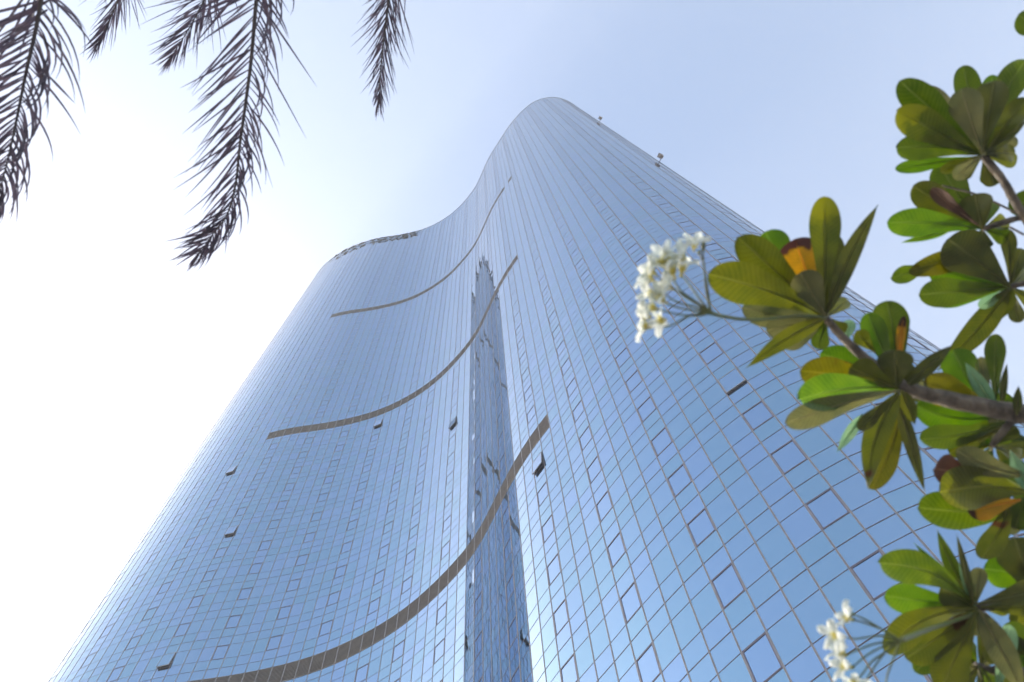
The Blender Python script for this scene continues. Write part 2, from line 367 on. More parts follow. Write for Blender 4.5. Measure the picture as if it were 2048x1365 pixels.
# ---------------------------------------------------------------- leaf and petal materials
def leaf_material(name, c, tip=None, tip_from=.7, spots=None, trans=.45, gloss=.36):
    m, n, l, b = new_mat(name)
    uv = n.new('ShaderNodeUVMap'); uv.uv_map = 'UVMap'
    sp = n.new('ShaderNodeSeparateXYZ'); l.new(uv.outputs[0], sp.inputs[0])          # x across (-1..1), y along (0..1)
    def math_(op, a, bb=None, c_=None):
        k = n.new('ShaderNodeMath'); k.operation = op
        for i, v in enumerate((a, bb, c_)):
            if v is None: continue
            if isinstance(v, (int, float)): k.inputs[i].default_value = v
            else: l.new(v, k.inputs[i])
        return k.outputs[0]
    ab = math_('ABSOLUTE', sp.outputs[0])
    mid = math_('LESS_THAN', ab, .06)
    vein = math_('SINE', math_('MULTIPLY', math_('SUBTRACT', sp.outputs[1], math_('MULTIPLY', ab, .10)), 150.0))
    vein = math_('MULTIPLY', math_('GREATER_THAN', vein, .80), .26)
    fac = math_('MAXIMUM', math_('MULTIPLY', mid, .65), vein)
    tc = n.new('ShaderNodeTexCoord'); nz = n.new('ShaderNodeTexNoise'); nz.inputs['Scale'].default_value = 22; nz.inputs['Detail'].default_value = 5
    l.new(tc.outputs['Object'], nz.inputs['Vector'])
    cr = n.new('ShaderNodeValToRGB'); cr.color_ramp.elements[0].position = .3; cr.color_ramp.elements[1].position = .72
    cr.color_ramp.elements[0].color = (c[0]*.72, c[1]*.78, c[2]*.8, 1); cr.color_ramp.elements[1].color = (c[0]*1.3, c[1]*1.18, c[2]*1.1, 1)
    l.new(nz.outputs['Fac'], cr.inputs[0]); col = cr.outputs[0]
    mx = n.new('ShaderNodeMix'); mx.data_type = 'RGBA'; l.new(fac, mx.inputs['Factor']); l.new(col, mx.inputs['A'])
    mx.inputs['B'].default_value = (min(1, c[0]*1.9+.05), min(1, c[1]*1.7+.05), c[2]*1.8+.03, 1); col = mx.outputs['Result']
    if tip:
        nz2 = n.new('ShaderNodeTexNoise'); nz2.inputs['Scale'].default_value = 30; l.new(tc.outputs['Object'], nz2.inputs['Vector'])
        y = math_('ADD', sp.outputs[1], math_('MULTIPLY', math_('SUBTRACT', nz2.outputs['Fac'], .5), .35))
        t_ = n.new('ShaderNodeMapRange'); t_.inputs['From Min'].default_value = tip_from; t_.inputs['From Max'].default_value = tip_from+.06; l.new(y, t_.inputs['Value'])
        m2 = n.new('ShaderNodeMix'); m2.data_type = 'RGBA'; l.new(t_.outputs[0], m2.inputs['Factor']); l.new(col, m2.inputs['A']); m2.inputs['B'].default_value = (*tip, 1); col = m2.outputs['Result']
    if spots:
        nz3 = n.new('ShaderNodeTexNoise'); nz3.inputs['Scale'].default_value = 16; l.new(tc.outputs['Object'], nz3.inputs['Vector'])
        t_ = n.new('ShaderNodeMapRange'); t_.inputs['From Min'].default_value = .62; t_.inputs['From Max'].default_value = .68; l.new(nz3.outputs['Fac'], t_.inputs['Value'])
        m2 = n.new('ShaderNodeMix'); m2.data_type = 'RGBA'; l.new(t_.outputs[0], m2.inputs['Factor']); l.new(col, m2.inputs['A']); m2.inputs['B'].default_value = (*spots, 1); col = m2.outputs['Result']
    l.new(col, b.inputs['Base Color']); b.inputs['Roughness'].default_value = gloss
    bp = n.new('ShaderNodeBump'); bp.inputs['Strength'].default_value = .35; bp.inputs['Distance'].default_value = .004; l.new(fac, bp.inputs['Height']); l.new(bp.outputs[0], b.inputs['Normal'])
    tr = n.new('ShaderNodeBsdfTranslucent'); hs = n.new('ShaderNodeHueSaturation'); hs.inputs['Saturation'].default_value = 1.25; hs.inputs['Value'].default_value = 1.6
    l.new(col, hs.inputs['Color']); l.new(hs.outputs[0], tr.inputs['Color'])
    ms = n.new('ShaderNodeMixShader'); ms.inputs[0].default_value = trans
    l.new(b.outputs[0], ms.inputs[1]); l.new(tr.outputs[0], ms.inputs[2]); l.new(ms.outputs[0], n['Material Output'].inputs['Surface'])
    return m
LM = {
 'g': leaf_material('leaf_green', (0.0525, 0.0810, 0.0135), trans=.5),
 'b': leaf_material('leaf_bright', (0.0663, 0.1232, 0.0204), trans=.52),
 'o': leaf_material('leaf_olive', (0.0662, 0.0778, 0.0115), trans=.48),
 'd': leaf_material('leaf_dark', (0.0504, 0.0590, 0.0158), trans=.4),
 'u': leaf_material('leaf_underside', (0.0938, 0.1013, 0.0450), trans=.4, gloss=.6),
 'y': leaf_material('leaf_yellowing', (0.1080, 0.1044, 0.0086), spots=(.07, .045, .01), trans=.45),
 'Y': leaf_material('leaf_orange', (.36, .19, .015), tip=(.05, .022, .02), tip_from=.82, trans=.5),
 'r': leaf_material('leaf_brown', (.055, .028, .022), trans=.15, gloss=.7),
 't': leaf_material('leaf_pale', (.16, .26, .16), trans=.55),
 's': leaf_material('leaf_spotted', (0.0675, 0.0825, 0.0135), spots=(.055, .025, .012)),
 'e': leaf_material('leaf_yellow_patch', (0.0680, 0.0864, 0.0144), tip=(.15, .155, .015), tip_from=.80),
}
M_BARK = noisy('plumeria_bark', (.05, .04, .034), (.17, .145, .12), 26, .8, 0, .9, 6)
M_TWIG = noisy('flower_stalk_skin', (.07, .11, .03), (.11, .12, .045), 20, .5)
M_PALM = leaf_material('palm_leaflet', (.060, .052, .078), trans=.25, gloss=.5)
M_RACH = noisy('palm_rachis', (.05, .042, .05), (.09, .075, .075), 20, .6)
M_TRUNK = noisy('palm_bark', (.09, .07, .055), (.19, .16, .13), 5, .9, 0, 1.0, 8)
m, n, l, b = new_mat('petal')
uv = n.new('ShaderNodeUVMap'); uv.uv_map = 'UVMap'; sp = n.new('ShaderNodeSeparateXYZ'); l.new(uv.outputs[0], sp.inputs[0])
cr = n.new('ShaderNodeValToRGB'); e = cr.color_ramp.elements; e[0].position = .06; e[0].color = (.66, .58, .12, 1); e[1].position = .26; e[1].color = (.70, .75, .72, 1)
l.new(sp.outputs[1], cr.inputs[0]); l.new(cr.outputs[0], b.inputs['Base Color']); b.inputs['Roughness'].default_value = .55
tr = n.new('ShaderNodeBsdfTranslucent'); l.new(cr.outputs[0], tr.inputs['Color']); ms = n.new('ShaderNodeMixShader'); ms.inputs[0].default_value = .45
l.new(b.outputs[0], ms.inputs[1]); l.new(tr.outputs[0], ms.inputs[2]); l.new(ms.outputs[0], n['Material Output'].inputs['Surface'])
M_PETAL = m

# ---------------------------------------------------------------- plumeria tree
def leaf(parent, base, tip, w, mat, D=2.05, dd=0.0, bend=0.0, curl=.12, pointed=False, roll=0.0, label=None):
    """one leaf from base to tip; w is its widest breadth, dd how much nearer (-) or farther (+) the tip is"""
    rnd = random.Random(int(base[0]*7+base[1]*13+tip[0]*3+tip[1]))
    D = D + rnd.uniform(-.03, .03)
    A = at(base[0], base[1], D); B = at(tip[0], tip[1], D+dd+rnd.uniform(-.03, .03))
    ax = B-A; L = ax.length; a = ax/L
    view = ((A+B)*.5-EYE).normalized(); side = a.cross(view).normalized(); nrm = side.cross(a).normalized()   # nrm towards the lens side
    if nrm.dot(view) > 0: nrm = -nrm
    ro = roll + rnd.uniform(-.25, .25); side, nrm = side*math.cos(ro)+nrm*math.sin(ro), nrm*math.cos(ro)-side*math.sin(ro)
    W = w*1.1/FPX*D/2/max(.35, math.cos(ro))
    NL, NW = 22, 8; bm = bmesh.new(); uvl = bm.loops.layers.uv.new('UVMap'); g = []
    phase = rnd.uniform(0, 6); fold = rnd.uniform(.06, .24); wav = rnd.uniform(.05, .14)
    for i in range(NL+1):
        t = 1-(1-i/NL)**1.45
        if pointed: pr = (math.sin(math.pi*min(1, t*1.02)**.85)**.8) if t < .98 else .05
        else:
            pr = (.10 + .90*min(1, max(0, (t-.05)/.66))**1.05) if t < .74 else math.sqrt(max(0, 1-((t-.74)/.26)**2.2))
            if t < .06: pr = .09
        pr = max(pr, .012)
        c = A + ax*t + side*(bend/FPX*D*math.sin(math.pi*t)) + nrm*(-curl*L*(t*t) + curl*L*t)
        row = []
        for j in range(NW+1):
            s = -1+2*j/NW
            z = abs(s)*fold*W*pr + wav*W*math.sin(phase+t*9+s*1.5)*abs(s)
            row.append(bm.verts.new(c + side*(s*W*pr) + nrm*z))
        g.append(row)
    for i in range(NL):
        for j in range(NW):
            f = bm.faces.new((g[i][j], g[i][j+1], g[i+1][j+1], g[i+1][j])); f.smooth = True
            for lp, (ii, jj) in zip(f.loops, ((i, j), (i, j+1), (i+1, j+1), (i+1, j))): lp[uvl].uv = (-1+2*jj/NW, 1-(1-ii/NL)**1.45)
    # midrib standing proud on the underside
    rib = [A + ax*t + side*(bend/FPX*D*math.sin(math.pi*t)) + nrm*(-curl*L*t*t + curl*L*t) + nrm*.0004 for t in (0, .1, .25, .4, .55, .7, .85, .94)]
    nf = len(bm.faces)
    tube(bm, rib, [.0034, .0028, .0024, .002, .0016, .0012, .0008, .0004], 6)
    bm.faces.ensure_lookup_table()
    for f in bm.faces[nf:]:
        for lp in f.loops: lp[uvl].uv = (0, .4)
    o = mesh_obj('leaf', bm, LM[mat], parent)
    if label: o['label'] = label
    return o

plum = empty('plumeria_tree', (2.35, 1.0, 0), 'white flowering plumeria tree with broad paddle leaves reaching in from the right edge', 'tree')
def P3(pts, D): return [at(x, y, D+(q[0] if q else 0)) for x, y, *q in pts]
def limb(pts, rad, name='branch', mat=None, D=2.05, seg=10):
    bm = bmesh.new(); p = spline([at(x, y, D+(q[0] if q else 0)) for x, y, *q in pts], 6)
    r = []
    for i in range(len(p)):
        k = i/(len(p)-1)*(len(rad)-1); a = int(min(k, len(rad)-2)); r.append((rad[a]+(rad[a+1]-rad[a])*(k-a))/FPX*D)
    tube(bm, p, r, seg, wob=.10 if mat is None else .04)
    return mesh_obj(name, bm, mat or M_BARK, plum)
# main limb with its two tips
b_main = limb([(2560, 960, .0), (2300, 880), (2048, 830), (1900, 800), (1800, 772), (1740, 725), (1690, 680), (1652, 638)], [24, 22, 19, 16, 14, 10, 9, 7])
b_up = limb([(2560, 960), (2350, 760), (2150, 560), (2048, 432), (2005, 360), (1966, 312)], [20, 16, 12, 9, 8, 8], D=2.15)
b_mid = limb([(2350, 760), (2200, 600), (2100, 450), (2048, 436), (2000, 448), (1965, 458)], [14, 10, 8, 6, 6, 5], D=2.2)
b_low = limb([(2350, 780), (2180, 590), (2090, 560), (2048, 568), (2020, 574)], [12, 9, 7, 6, 5], D=2.25)
b_sub = limb([(2100, 842), (2030, 840), (2005, 865), (1983, 893)], [11, 9, 7, 6], D=2.1)
b_bot = limb([(2560, 960), (2350, 1080), (2150, 1160), (2048, 1192), (1985, 1212), (1948, 1215)], [20, 16, 13, 11, 9, 7], D=2.0)
b_bot2 = limb([(2350, 1080), (2150, 1330), (2048, 1345), (1990, 1342), (1950, 1330)], [14, 11, 9, 8, 6], D=2.1)
# trunk: the limbs join low on the right, outside the frame
J = at(2560, 960, 2.05)
bm = bmesh.new(); tp = spline([J, J+Vector((.12, -.02, -.35)), Vector((2.3, .92, 1.15)), Vector((2.35, .98, .5)), Vector((2.35, 1.0, -.02))], 6)
tube(bm, tp, [.034+.05*i/(len(tp)-1) for i in range(len(tp))], 14, wob=.06); mesh_obj('trunk', bm, M_BARK, plum)

# leaves: (base) (tip) width material options
def LV(parent, D, rows, hubs=()):
    for r in rows:
        b_, t_, w_, m_ = r[:4]
        for hx, hy in hubs:
            if math.hypot(b_[0]-hx, b_[1]-hy) < 55: b_ = (hx+(b_[0]-hx)*.3, hy+(b_[1]-hy)*.3); break
        kw = dict(r[4]) if len(r) > 4 else {}
        leaf(parent, b_, t_, w_, m_, D=D+kw.pop('z', 0), **kw)
    rq = random.Random(len(rows))
    for hx, hy in hubs:                          # short inner leaves that fill the heart of the whorl
        for k in range(6):
            an = 2*math.pi*(k+rq.random())/6; ln = rq.uniform(48, 80)
            leaf(parent, (hx, hy), (hx+ln*math.cos(an), hy+ln*math.sin(an)), rq.uniform(26, 36), rq.choice('goudd'), D=D+rq.uniform(.02, .1), dd=rq.uniform(.0, .08))
LV(b_main, 2.05, [
 ((1590, 570), (1530, 464), 62, 'b', dict(z=.12)),
 ((1656, 600), (1668, 468), 44, 'd', dict(z=.08)),
 ((1640, 612), (1476, 474), 62, 'o', dict(z=.04, dd=-.1)),
 ((1635, 620), (1416, 548), 72, 'o', dict(bend=-8, dd=-.12)),
 ((1632, 614), (1590, 478), 84, 'Y', dict(z=.02, curl=.3, label='orange dying leaf with a brown tip')),
 ((1642, 618), (1649, 393), 54, 'e', dict(z=-.04)),
 ((1650, 625), (1600, 545), 58, 'u', dict(z=-.06, curl=.25)),
 ((1652, 620), (1756, 410), 34, 'd', dict(pointed=True, z=-.03, bend=8)),
 ((1640, 628), (1484, 615), 50, 'u', dict(z=.05, bend=8)),
 ((1560, 618), (1490, 628), 44, 'b', dict(z=.12)),
 ((1648, 640), (1532, 662), 44, 'u', dict(z=.02)),
 ((1648, 640), (1560, 690), 40, 'u', dict(z=.03, bend=6)),
 ((1652, 640), (1493, 736), 32, 'o', dict(pointed=True, z=-.03, bend=-8)),
 ((1690, 690), (1700, 640), 24, 't', dict(z=.1)),
 # second whorl
 ((1770, 735), (1735, 626), 44, 'b', dict(z=.08)),
 ((1790, 752), (1773, 602), 62, 'g', dict(z=.03, bend=-4)),
 ((1818, 765), (1808, 632), 16, 'Y', dict(z=.05, bend=6)),
 ((1750, 705), (1712, 664), 30, 'o', dict(z=.04)),
 ((1770, 745), (1640, 708), 52, 'b', dict(z=.12, bend=-6)),
 ((1790, 765), (1600, 742), 62, 'y', dict(z=.06, bend=-4)),
 ((1775, 790), (1790, 700), 60, 'd', dict(z=-.04, curl=.2)),
 ((1785, 780), (1700, 735), 58, 'o', dict(z=-.02, curl=.2)),
 ((1800, 785), (1597, 800), 64, 'b', dict(bend=-10, dd=-.1)),
 ((1795, 792), (1571, 848), 46, 'u', dict(z=-.03, bend=-8, dd=-.1)),
 ((1790, 800), (1736, 978), 44, 's', dict(bend=-16, z=-.03, pointed=True)),
 ((1816, 800), (1742, 980), 42, 'y', dict(bend=12, z=.02)),
 ((1765, 815), (1850, 985), 24, 'd', dict(pointed=True, z=-.02)),
 ((1770, 815), (1716, 860), 26, 'd', dict()),
 ((1725, 830), (1674, 905), 20, 't', dict(pointed=True)),
 ((1810, 795), (1830, 850), 26, 'o', dict(pointed=True)),
 ((1830, 768), (1905, 690), 28, 'd', dict(pointed=True)),
 # leaves behind the thick limb
 ((1965, 812), (1905, 700), 60, 'b', dict(z=.12)),
 ((1985, 812), (1845, 768), 62, 'y', dict(z=.08)),
 ((1990, 815), (1930, 725), 26, 't', dict(z=.05, pointed=True)),
 ((1992, 808), (1991, 668), 34, 'g', dict(z=.06)),
 ((1975, 805), (1962, 714), 24, 'u', dict(z=.09)),
 ((2003, 812), (2014, 727), 13, 'd', dict(pointed=True)),
 ((2034, 830), (2037, 772), 16, 'd', dict(pointed=True)),
 ((2050, 820), (1990, 790), 24, 'g', dict(z=.1)),
 ((1990, 835), (1830, 812), 54, 'b', dict(z=.1, bend=12)),
 ((2010, 845), (1840, 880), 46, 'g', dict(z=.08, bend=8)),
 ((2000, 855), (1898, 906), 32, 'o', dict(z=.05)),
], ((1652, 636), (1802, 776)))
LV(b_sub, 2.1, [
 ((1990, 885), (1895, 900), 40, 'o', dict(z=.02)),
 ((2070, 955), (1912, 902), 46, 'u', dict(z=-.03, bend=8)),
 ((1985, 893), (1925, 870), 50, 'b', dict(z=.06)),
 ((2060, 880), (1935, 858), 50, 'g', dict(z=.1)),
 ((2080, 900), (1990, 890), 70, 'd', dict(z=.1)),
 ((2060, 985), (2020, 900), 26, 't', dict(z=-.05, pointed=True)),
 ((2075, 1000), (2000, 925), 60, 'g', dict(z=.05)),
 ((1950, 955), (1868, 938), 58, 'r', dict(curl=.4, label='dead brown curled leaf')),
 ((2070, 985), (1878, 985), 78, 'o', dict(z=-.03, bend=-10, dd=-.08)),
 ((2060, 1010), (1836, 1016), 66, 'g', dict(z=.02, bend=12, dd=-.05)),
 ((2040, 1000), (1935, 1022), 44, 'Y', dict(z=-.05, label='small leaf turned orange')),
 ((2020, 985), (1962, 1118), 42, 's', dict(z=-.06, bend=10)),
 ((2060, 960), (2030, 1060), 50, 'g', dict(z=0)),
 ((2070, 1010), (2000, 1060), 40, 'u', dict(z=-.03)),
 ((1985, 905), (1960, 960), 34, 'b', dict(z=.04)),
 ((2100, 1060), (2048, 960), 60, 'd', dict(z=.1)),
], ((1985, 892),))
LV(b_bot, 2.0, [
 ((1955, 1205), (1757, 1126), 60, 'g', dict(bend=-22, dd=-.1)),
 ((1930, 1212), (1768, 1192), 54, 'b', dict(z=.05)),
 ((1955, 1195), (1874, 1060), 28, 'g', dict(pointed=True, bend=6)),
 ((1925, 1180), (1828, 1086), 18, 'b', dict(pointed=True, z=.05)),
 ((1945, 1195), (1913, 1068), 14, 'd', dict(pointed=True)),
 ((1948, 1205), (1918, 1130), 12, 't', dict(pointed=True)),
 ((1952, 1215), (1880, 1175), 54, 'd', dict(z=-.02)),
 ((2100, 1155), (1968, 1138), 60, 'b', dict(z=.08)),
 ((2080, 1210), (2028, 1075), 80, 'd', dict(z=.05)),
 ((2110, 1170), (2040, 1100), 60, 'y', dict(z=.03)),
 ((1965, 1195), (2090, 1180), 46, 'd', dict(z=-.02)),
 ((1990, 1215), (2100, 1215), 40, 'o', dict()),
 ((1940, 1218), (1850, 1232), 26, 't', dict(z=.06)),
 ((1955, 1225), (1800, 1242), 36, 'g', dict(z=.05)),
 ((1965, 1222), (1768, 1302), 54, 'o', dict(z=-.04, bend=-20, dd=-.06)),
 ((1960, 1235), (1812, 1318), 60, 's', dict(z=.02)),
 ((1955, 1240), (1850, 1300), 40, 'y', dict(z=-.01)),
 ((1965, 1240), (1880, 1380), 60, 'o', dict(z=-.02)),
 ((1955, 1235), (1830, 1345), 44, 'g', dict(z=.06)),
 ((1975, 1235), (2050, 1390), 46, 'u', dict(z=-.03, pointed=True)),
 ((1975, 1230), (1990, 1330), 30, 'd', dict(z=.02)),
 ((1955, 1210), (2000, 1290), 40, 'd', dict(z=.05)),
 ((1990, 1400), (2020, 1250), 34, 't', dict(z=.05)),
], ((1950, 1214),))
LV(b_bot2, 2.1, [
 ((1960, 1335), (1900, 1400), 50, 'd', dict()),
 ((1965, 1335), (2020, 1420), 50, 'g', dict()),
 ((1960, 1335), (1870, 1340), 46, 'u', dict()),
 ((1970, 1330), (1985, 1260), 40, 'o', dict(z=.04)),
 ((2070, 1340), (2010, 1280), 46, 'd', dict(z=.05)),
 ((2090, 1300), (2000, 1262), 54, 'g', dict(z=.06)),
 ((2100, 1360), (1990, 1372), 56, 'o', dict(z=.03)),
 ((2090, 1270), (2030, 1216), 50, 'd', dict(z=.09)),
 ((1960, 1330), (1905, 1290), 44, 'g', dict(z=.08)),
 ((2060, 1400), (2042, 1310), 50, 'b', dict(z=.02)),
 ((2110, 1235), (2035, 1250), 44, 'o', dict(z=.07)),
], ((1955, 1332),))
LV(b_up, 2.15, [
 ((1965, 300), (1925, 132), 44, 'g', dict(z=.08)),
 ((1975, 290), (1985, 150), 34, 'b', dict(z=.1)),
 ((1960, 296), (1799, 162), 56, 'g', dict(dd=-.1)),
 ((1958, 302), (1850, 175), 40, 'u', dict(z=.03)),
 ((1955, 305), (1793, 222), 58, 'e', dict(z=-.02, dd=-.1)),
 ((1950, 308), (1792, 296), 50, 'g', dict(z=-.03, bend=-8)),
 ((1940, 320), (1790, 338), 26, 'b', dict(z=.06)),
 ((1960, 300), (1922, 178), 56, 'u', dict(z=-.04)),
 ((1968, 296), (1988, 162), 56, 'd', dict(z=-.02)),
 ((1975, 300), (2052, 118), 52, 'g', dict(z=.03, bend=10)),
 ((1978, 302), (2055, 198), 42, 'o', dict(z=.01)),
 ((1980, 305), (2055, 238), 22, 'd', dict(pointed=True)),
 ((1978, 308), (2030, 306), 34, 'd', dict()),
 ((1966, 318), (1990, 372), 34, 'd', dict(z=.05)),
 ((1955, 315), (1908, 358), 28, 'u', dict()),
 ((1955, 312), (1880, 345), 22, 'o', dict(z=.05)),
 ((2120, 90), (2036, 30), 46, 'g', dict(z=.1)),
 ((2120, 420), (2020, 400), 50, 'g', dict(z=.05)),
], ((1966, 310),))
LV(b_mid, 2.2, [
 ((1935, 445), (1878, 328), 60, 'g', dict(z=.06)),
 ((1945, 455), (1826, 372), 54, 'o', dict(z=.02)),
 ((1930, 430), (1862, 378), 26, 'r', dict(z=-.04, label='withered brown strip of a leaf')),
 ((1962, 458), (1774, 446), 52, 'b', dict(z=-.02, bend=-6, dd=-.08)),
 ((1900, 462), (1802, 486), 14, 'b', dict(pointed=True)),
 ((1962, 465), (1950, 388), 56, 'd', dict(z=-.03)),
 ((1968, 465), (1960, 500), 40, 'd', dict()),
], ((1966, 458),))
LV(b_low, 2.25, [
 ((2015, 565), (1818, 540), 46, 'y', dict(bend=-34, z=.03)),
 ((1870, 530), (1782, 556), 32, 'g', dict(z=.06)),
 ((2018, 570), (1895, 478), 84, 'd', dict(z=-.03)),
 ((1990, 575), (1858, 535), 54, 'b', dict(z=.05)),
 ((2020, 574), (1838, 590), 54, 'g', dict(z=-.02)),
 ((2010, 580), (1866, 604), 34, 'b', dict(z=.03)),
 ((2020, 568), (2015, 458), 26, 'd', dict()),
 ((2022, 578), (1998, 642), 30, 'o', dict(pointed=True)),
 ((2015, 582), (1875, 742), 44, 'o', dict(bend=6, z=-.05, pointed=True)),
 ((2005, 590), (1958, 616), 22, 't', dict()),
], ((2021, 574),))
for pts, D in (([(2048, 434), (1960, 392), (1885, 372)], 2.2), ([(2048, 470), (2020, 455)], 2.2)):
    bm = bmesh.new(); tube(bm, spline(P3(pts, D), 5), .0032, 6); mesh_obj('twig', bm, M_BARK, b_mid)

# flower stalks and flowers
def flower(parent, throat, face, D, size=.030, tw=0.0, label=None):
    rnd = random.Random(int(throat[0]*11+face[1]*5))
    A = at(throat[0], throat[1], D); B = at(face[0]+rnd.uniform(-10, 8), face[1]+rnd.uniform(-9, 7), D+rnd.uniform(-.03, .02))
    ax = (B-A); L = ax.length; ax.normalize()
    a = ax.cross(Vector((.2, .4, .9))).normalized(); b2 = ax.cross(a)
    bm = bmesh.new(); uvl = bm.loops.layers.uv.new('UVMap')
    tube(bm, [A-ax*.004, A+ax*.006, A+ax*L*.35], [.0016, .0024, .0045], 8)
    for f in bm.faces:
        for lp in f.loops: lp[uvl].uv = (0, .05)
    C0 = A+ax*L*.28
    for k in range(5):
        an = 2*math.pi*k/5+tw+rnd.uniform(-.12, .12); rd = a*math.cos(an)+b2*math.sin(an); sd_ = ax.cross(rd)
        g = []
        for i in range(9):
            t = i/8; wd = size*.34*(math.sin(math.pi*(t*.86+.08))**.75 if t > 0 else .35)
            if t == 1: wd = size*.06
            out = size*1.1*(t**1.15); up_ = L*.72*math.sin(t*math.pi*.5)**.8 - size*.25*t*t
            c = C0+ax*up_+rd*(out+.003)
            g.append([bm.verts.new(c+sd_*(s*wd)+sd_*(t*size*.22)+ax*(-.15*size*s*s+.12*size*s)) for s in (-1, -.5, 0, .5, 1)])
        for i in range(8):
            for j in range(4):
                f = bm.faces.new((g[i][j], g[i][j+1], g[i+1][j+1], g[i+1][j])); f.smooth = True
                for lp, tt in zip(f.loops, (i, i, i+1, i+1)): lp[uvl].uv = (0, tt/8)
    o = mesh_obj('flower', bm, M_PETAL, parent)
    return o
st = limb([(1652, 636, .1), (1600, 633, .04), (1560, 636), (1500, 640, -.12), (1450, 634, -.3), (1420, 626, -.43)], [4.2, 3.6, 3.2, 3, 3.2, 4], 'flower_stalk', M_TWIG, D=1.98, seg=8)
def pedicels(parent, hub, ends, D, r=2.4):
    for e_ in ends:
        pts = [hub]+list(e_); bm = bmesh.new(); p = spline(P3(pts, D), 5); tube(bm, p, [r/FPX*D*(1-.35*i/len(p)) for i in range(len(p))], 6, wob=.12)
        tube(bm, [p[-1]-(p[-1]-p[-2]).normalized()*.006, p[-1], p[-1]+(p[-1]-p[-2]).normalized()*.004], [.0012, .0042, .002], 6); mesh_obj('pedicel', bm, M_TWIG, parent)
pedicels(st, (1422, 626), [((1412, 580), (1408, 530), (1398, 505)), ((1412, 560), (1407, 525), (1406, 500)), ((1400, 600), (1372, 560), (1362, 552)), ((1400, 610), (1360, 580), (1340, 545), (1337, 532)),
    ((1380, 600), (1335, 570), (1310, 548)), ((1390, 615), (1345, 600), (1310, 565)), ((1390, 622), (1345, 612), (1316, 592)), ((1390, 632), (1350, 628), (1312, 618)), ((1380, 632), (1340, 652), (1300, 655))], 1.54)
for th, fc in (((1388, 500), (1388, 468)), ((1363, 550), (1368, 512)), ((1338, 532), (1332, 496)), ((1310, 548), (1290, 534)), ((1328, 535), (1312, 512)),
               ((1308, 563), (1282, 552)), ((1314, 592), (1276, 582)), ((1312, 618), (1286, 612)), ((1300, 634), (1276, 628)), ((1298, 655), (1280, 650)), ((1350, 556), (1328, 520)), ((1342, 578), (1316, 566)), ((1332, 606), (1302, 590)), ((1372, 530), (1352, 492)), ((1330, 640), (1306, 646))):
    flower(st, th, fc, 1.52,   .026, th[0]*.7)
bm = bmesh.new(); tube(bm, P3([(1406, 503), (1407, 488), (1409, 472)], 1.52), [.003, .0045, .0015], 8); mesh_obj('bud', bm, M_TWIG, st)
st2 = limb([(1955, 1225, .08), (1900, 1245), (1850, 1262, -.2), (1800, 1282, -.4)], [5, 4, 4, 4], 'flower_stalk', M_TWIG, D=1.92, seg=8)
pedicels(st2, (1800, 1282), [((1770, 1262), (1728, 1246), (1706, 1240)), ((1760, 1272), (1710, 1278), (1680, 1270)), ((1750, 1288), (1712, 1302), (1692, 1310)), ((1770, 1292), (1735, 1310), (1705, 1335)), ((1775, 1300), (1745, 1340), (1725, 1375)), ((1740, 1245), (1720, 1235), (1706, 1229)), ((1790, 1310), (1775, 1350), (1772, 1375)), ((1770, 1305), (1742, 1325), (1722, 1352), (1706, 1360))], 1.51)
for th, fc in (((1702, 1240), (1684, 1226)), ((1678, 1268), (1654, 1270)), ((1690, 1310), (1662, 1298)), ((1700, 1335), (1670, 1334)), ((1708, 1372), (1702, 1352))):
    flower(st2, th, fc, 1.5,   .026, th[1]*.7)

# ---------------------------------------------------------------- palm tree, its crown just above the frame
CROWN = at(430, -640, 5.0)
palm = empty('palm_tree', (CROWN.x, CROWN.y, 0), 'date palm whose dark drooping fronds hang into the top left corner', 'palm tree')
bm = bmesh.new(); tp = [Vector((CROWN.x, CROWN.y, z)) for z in [CROWN.z*i/24 for i in range(25)]]
tube(bm, tp, [.21+.03*(i % 2) + (.06 if i < 2 else 0) for i in range(25)], 18, wob=.08); mesh_obj('trunk', bm, M_TRUNK, palm)
GRAV = Vector((0, 0, -1))
def leaflet(bm, uvl, p, d, L, w, nrm, droop, rnd, curl=0.0, sidev=None):
    """narrow blade folded along its middle, bending under its own weight"""
    N = 7; pts = []; q = Vector(p); dd_ = Vector(d).normalized()
    for i in range(N+1):
        pts.append(q.copy()); dd_ = (dd_ + GRAV*droop/N + (sidev*curl/N if sidev else Vector((0, 0, 0)))).normalized(); q = q + dd_*(L/N)
    prev = None
    for i, c in enumerate(pts):
        t = i/N; ww = w*(.45+.55*min(1, t*4))*(1-max(0, (t-.25)/.75)**1.6) + .0004
        tdir = (pts[min(i+1, N)]-pts[max(i-1, 0)]).normalized(); s = tdir.cross(nrm)
        if s.length < .1: s = tdir.cross(Vector((0, 1, 0)))
        s.normalize(); up_ = s.cross(tdir)
        row = (bm.verts.new(c-s*ww+up_*ww*.5), bm.verts.new(c), bm.verts.new(c+s*ww+up_*ww*.5))
        if prev:
            for k in (0, 1):
                f = bm.faces.new((prev[k], prev[k+1], row[k+1], row[k])); f.smooth = True
                for lp in f.loops: lp[uvl].uv = (.4, t)
        prev = row
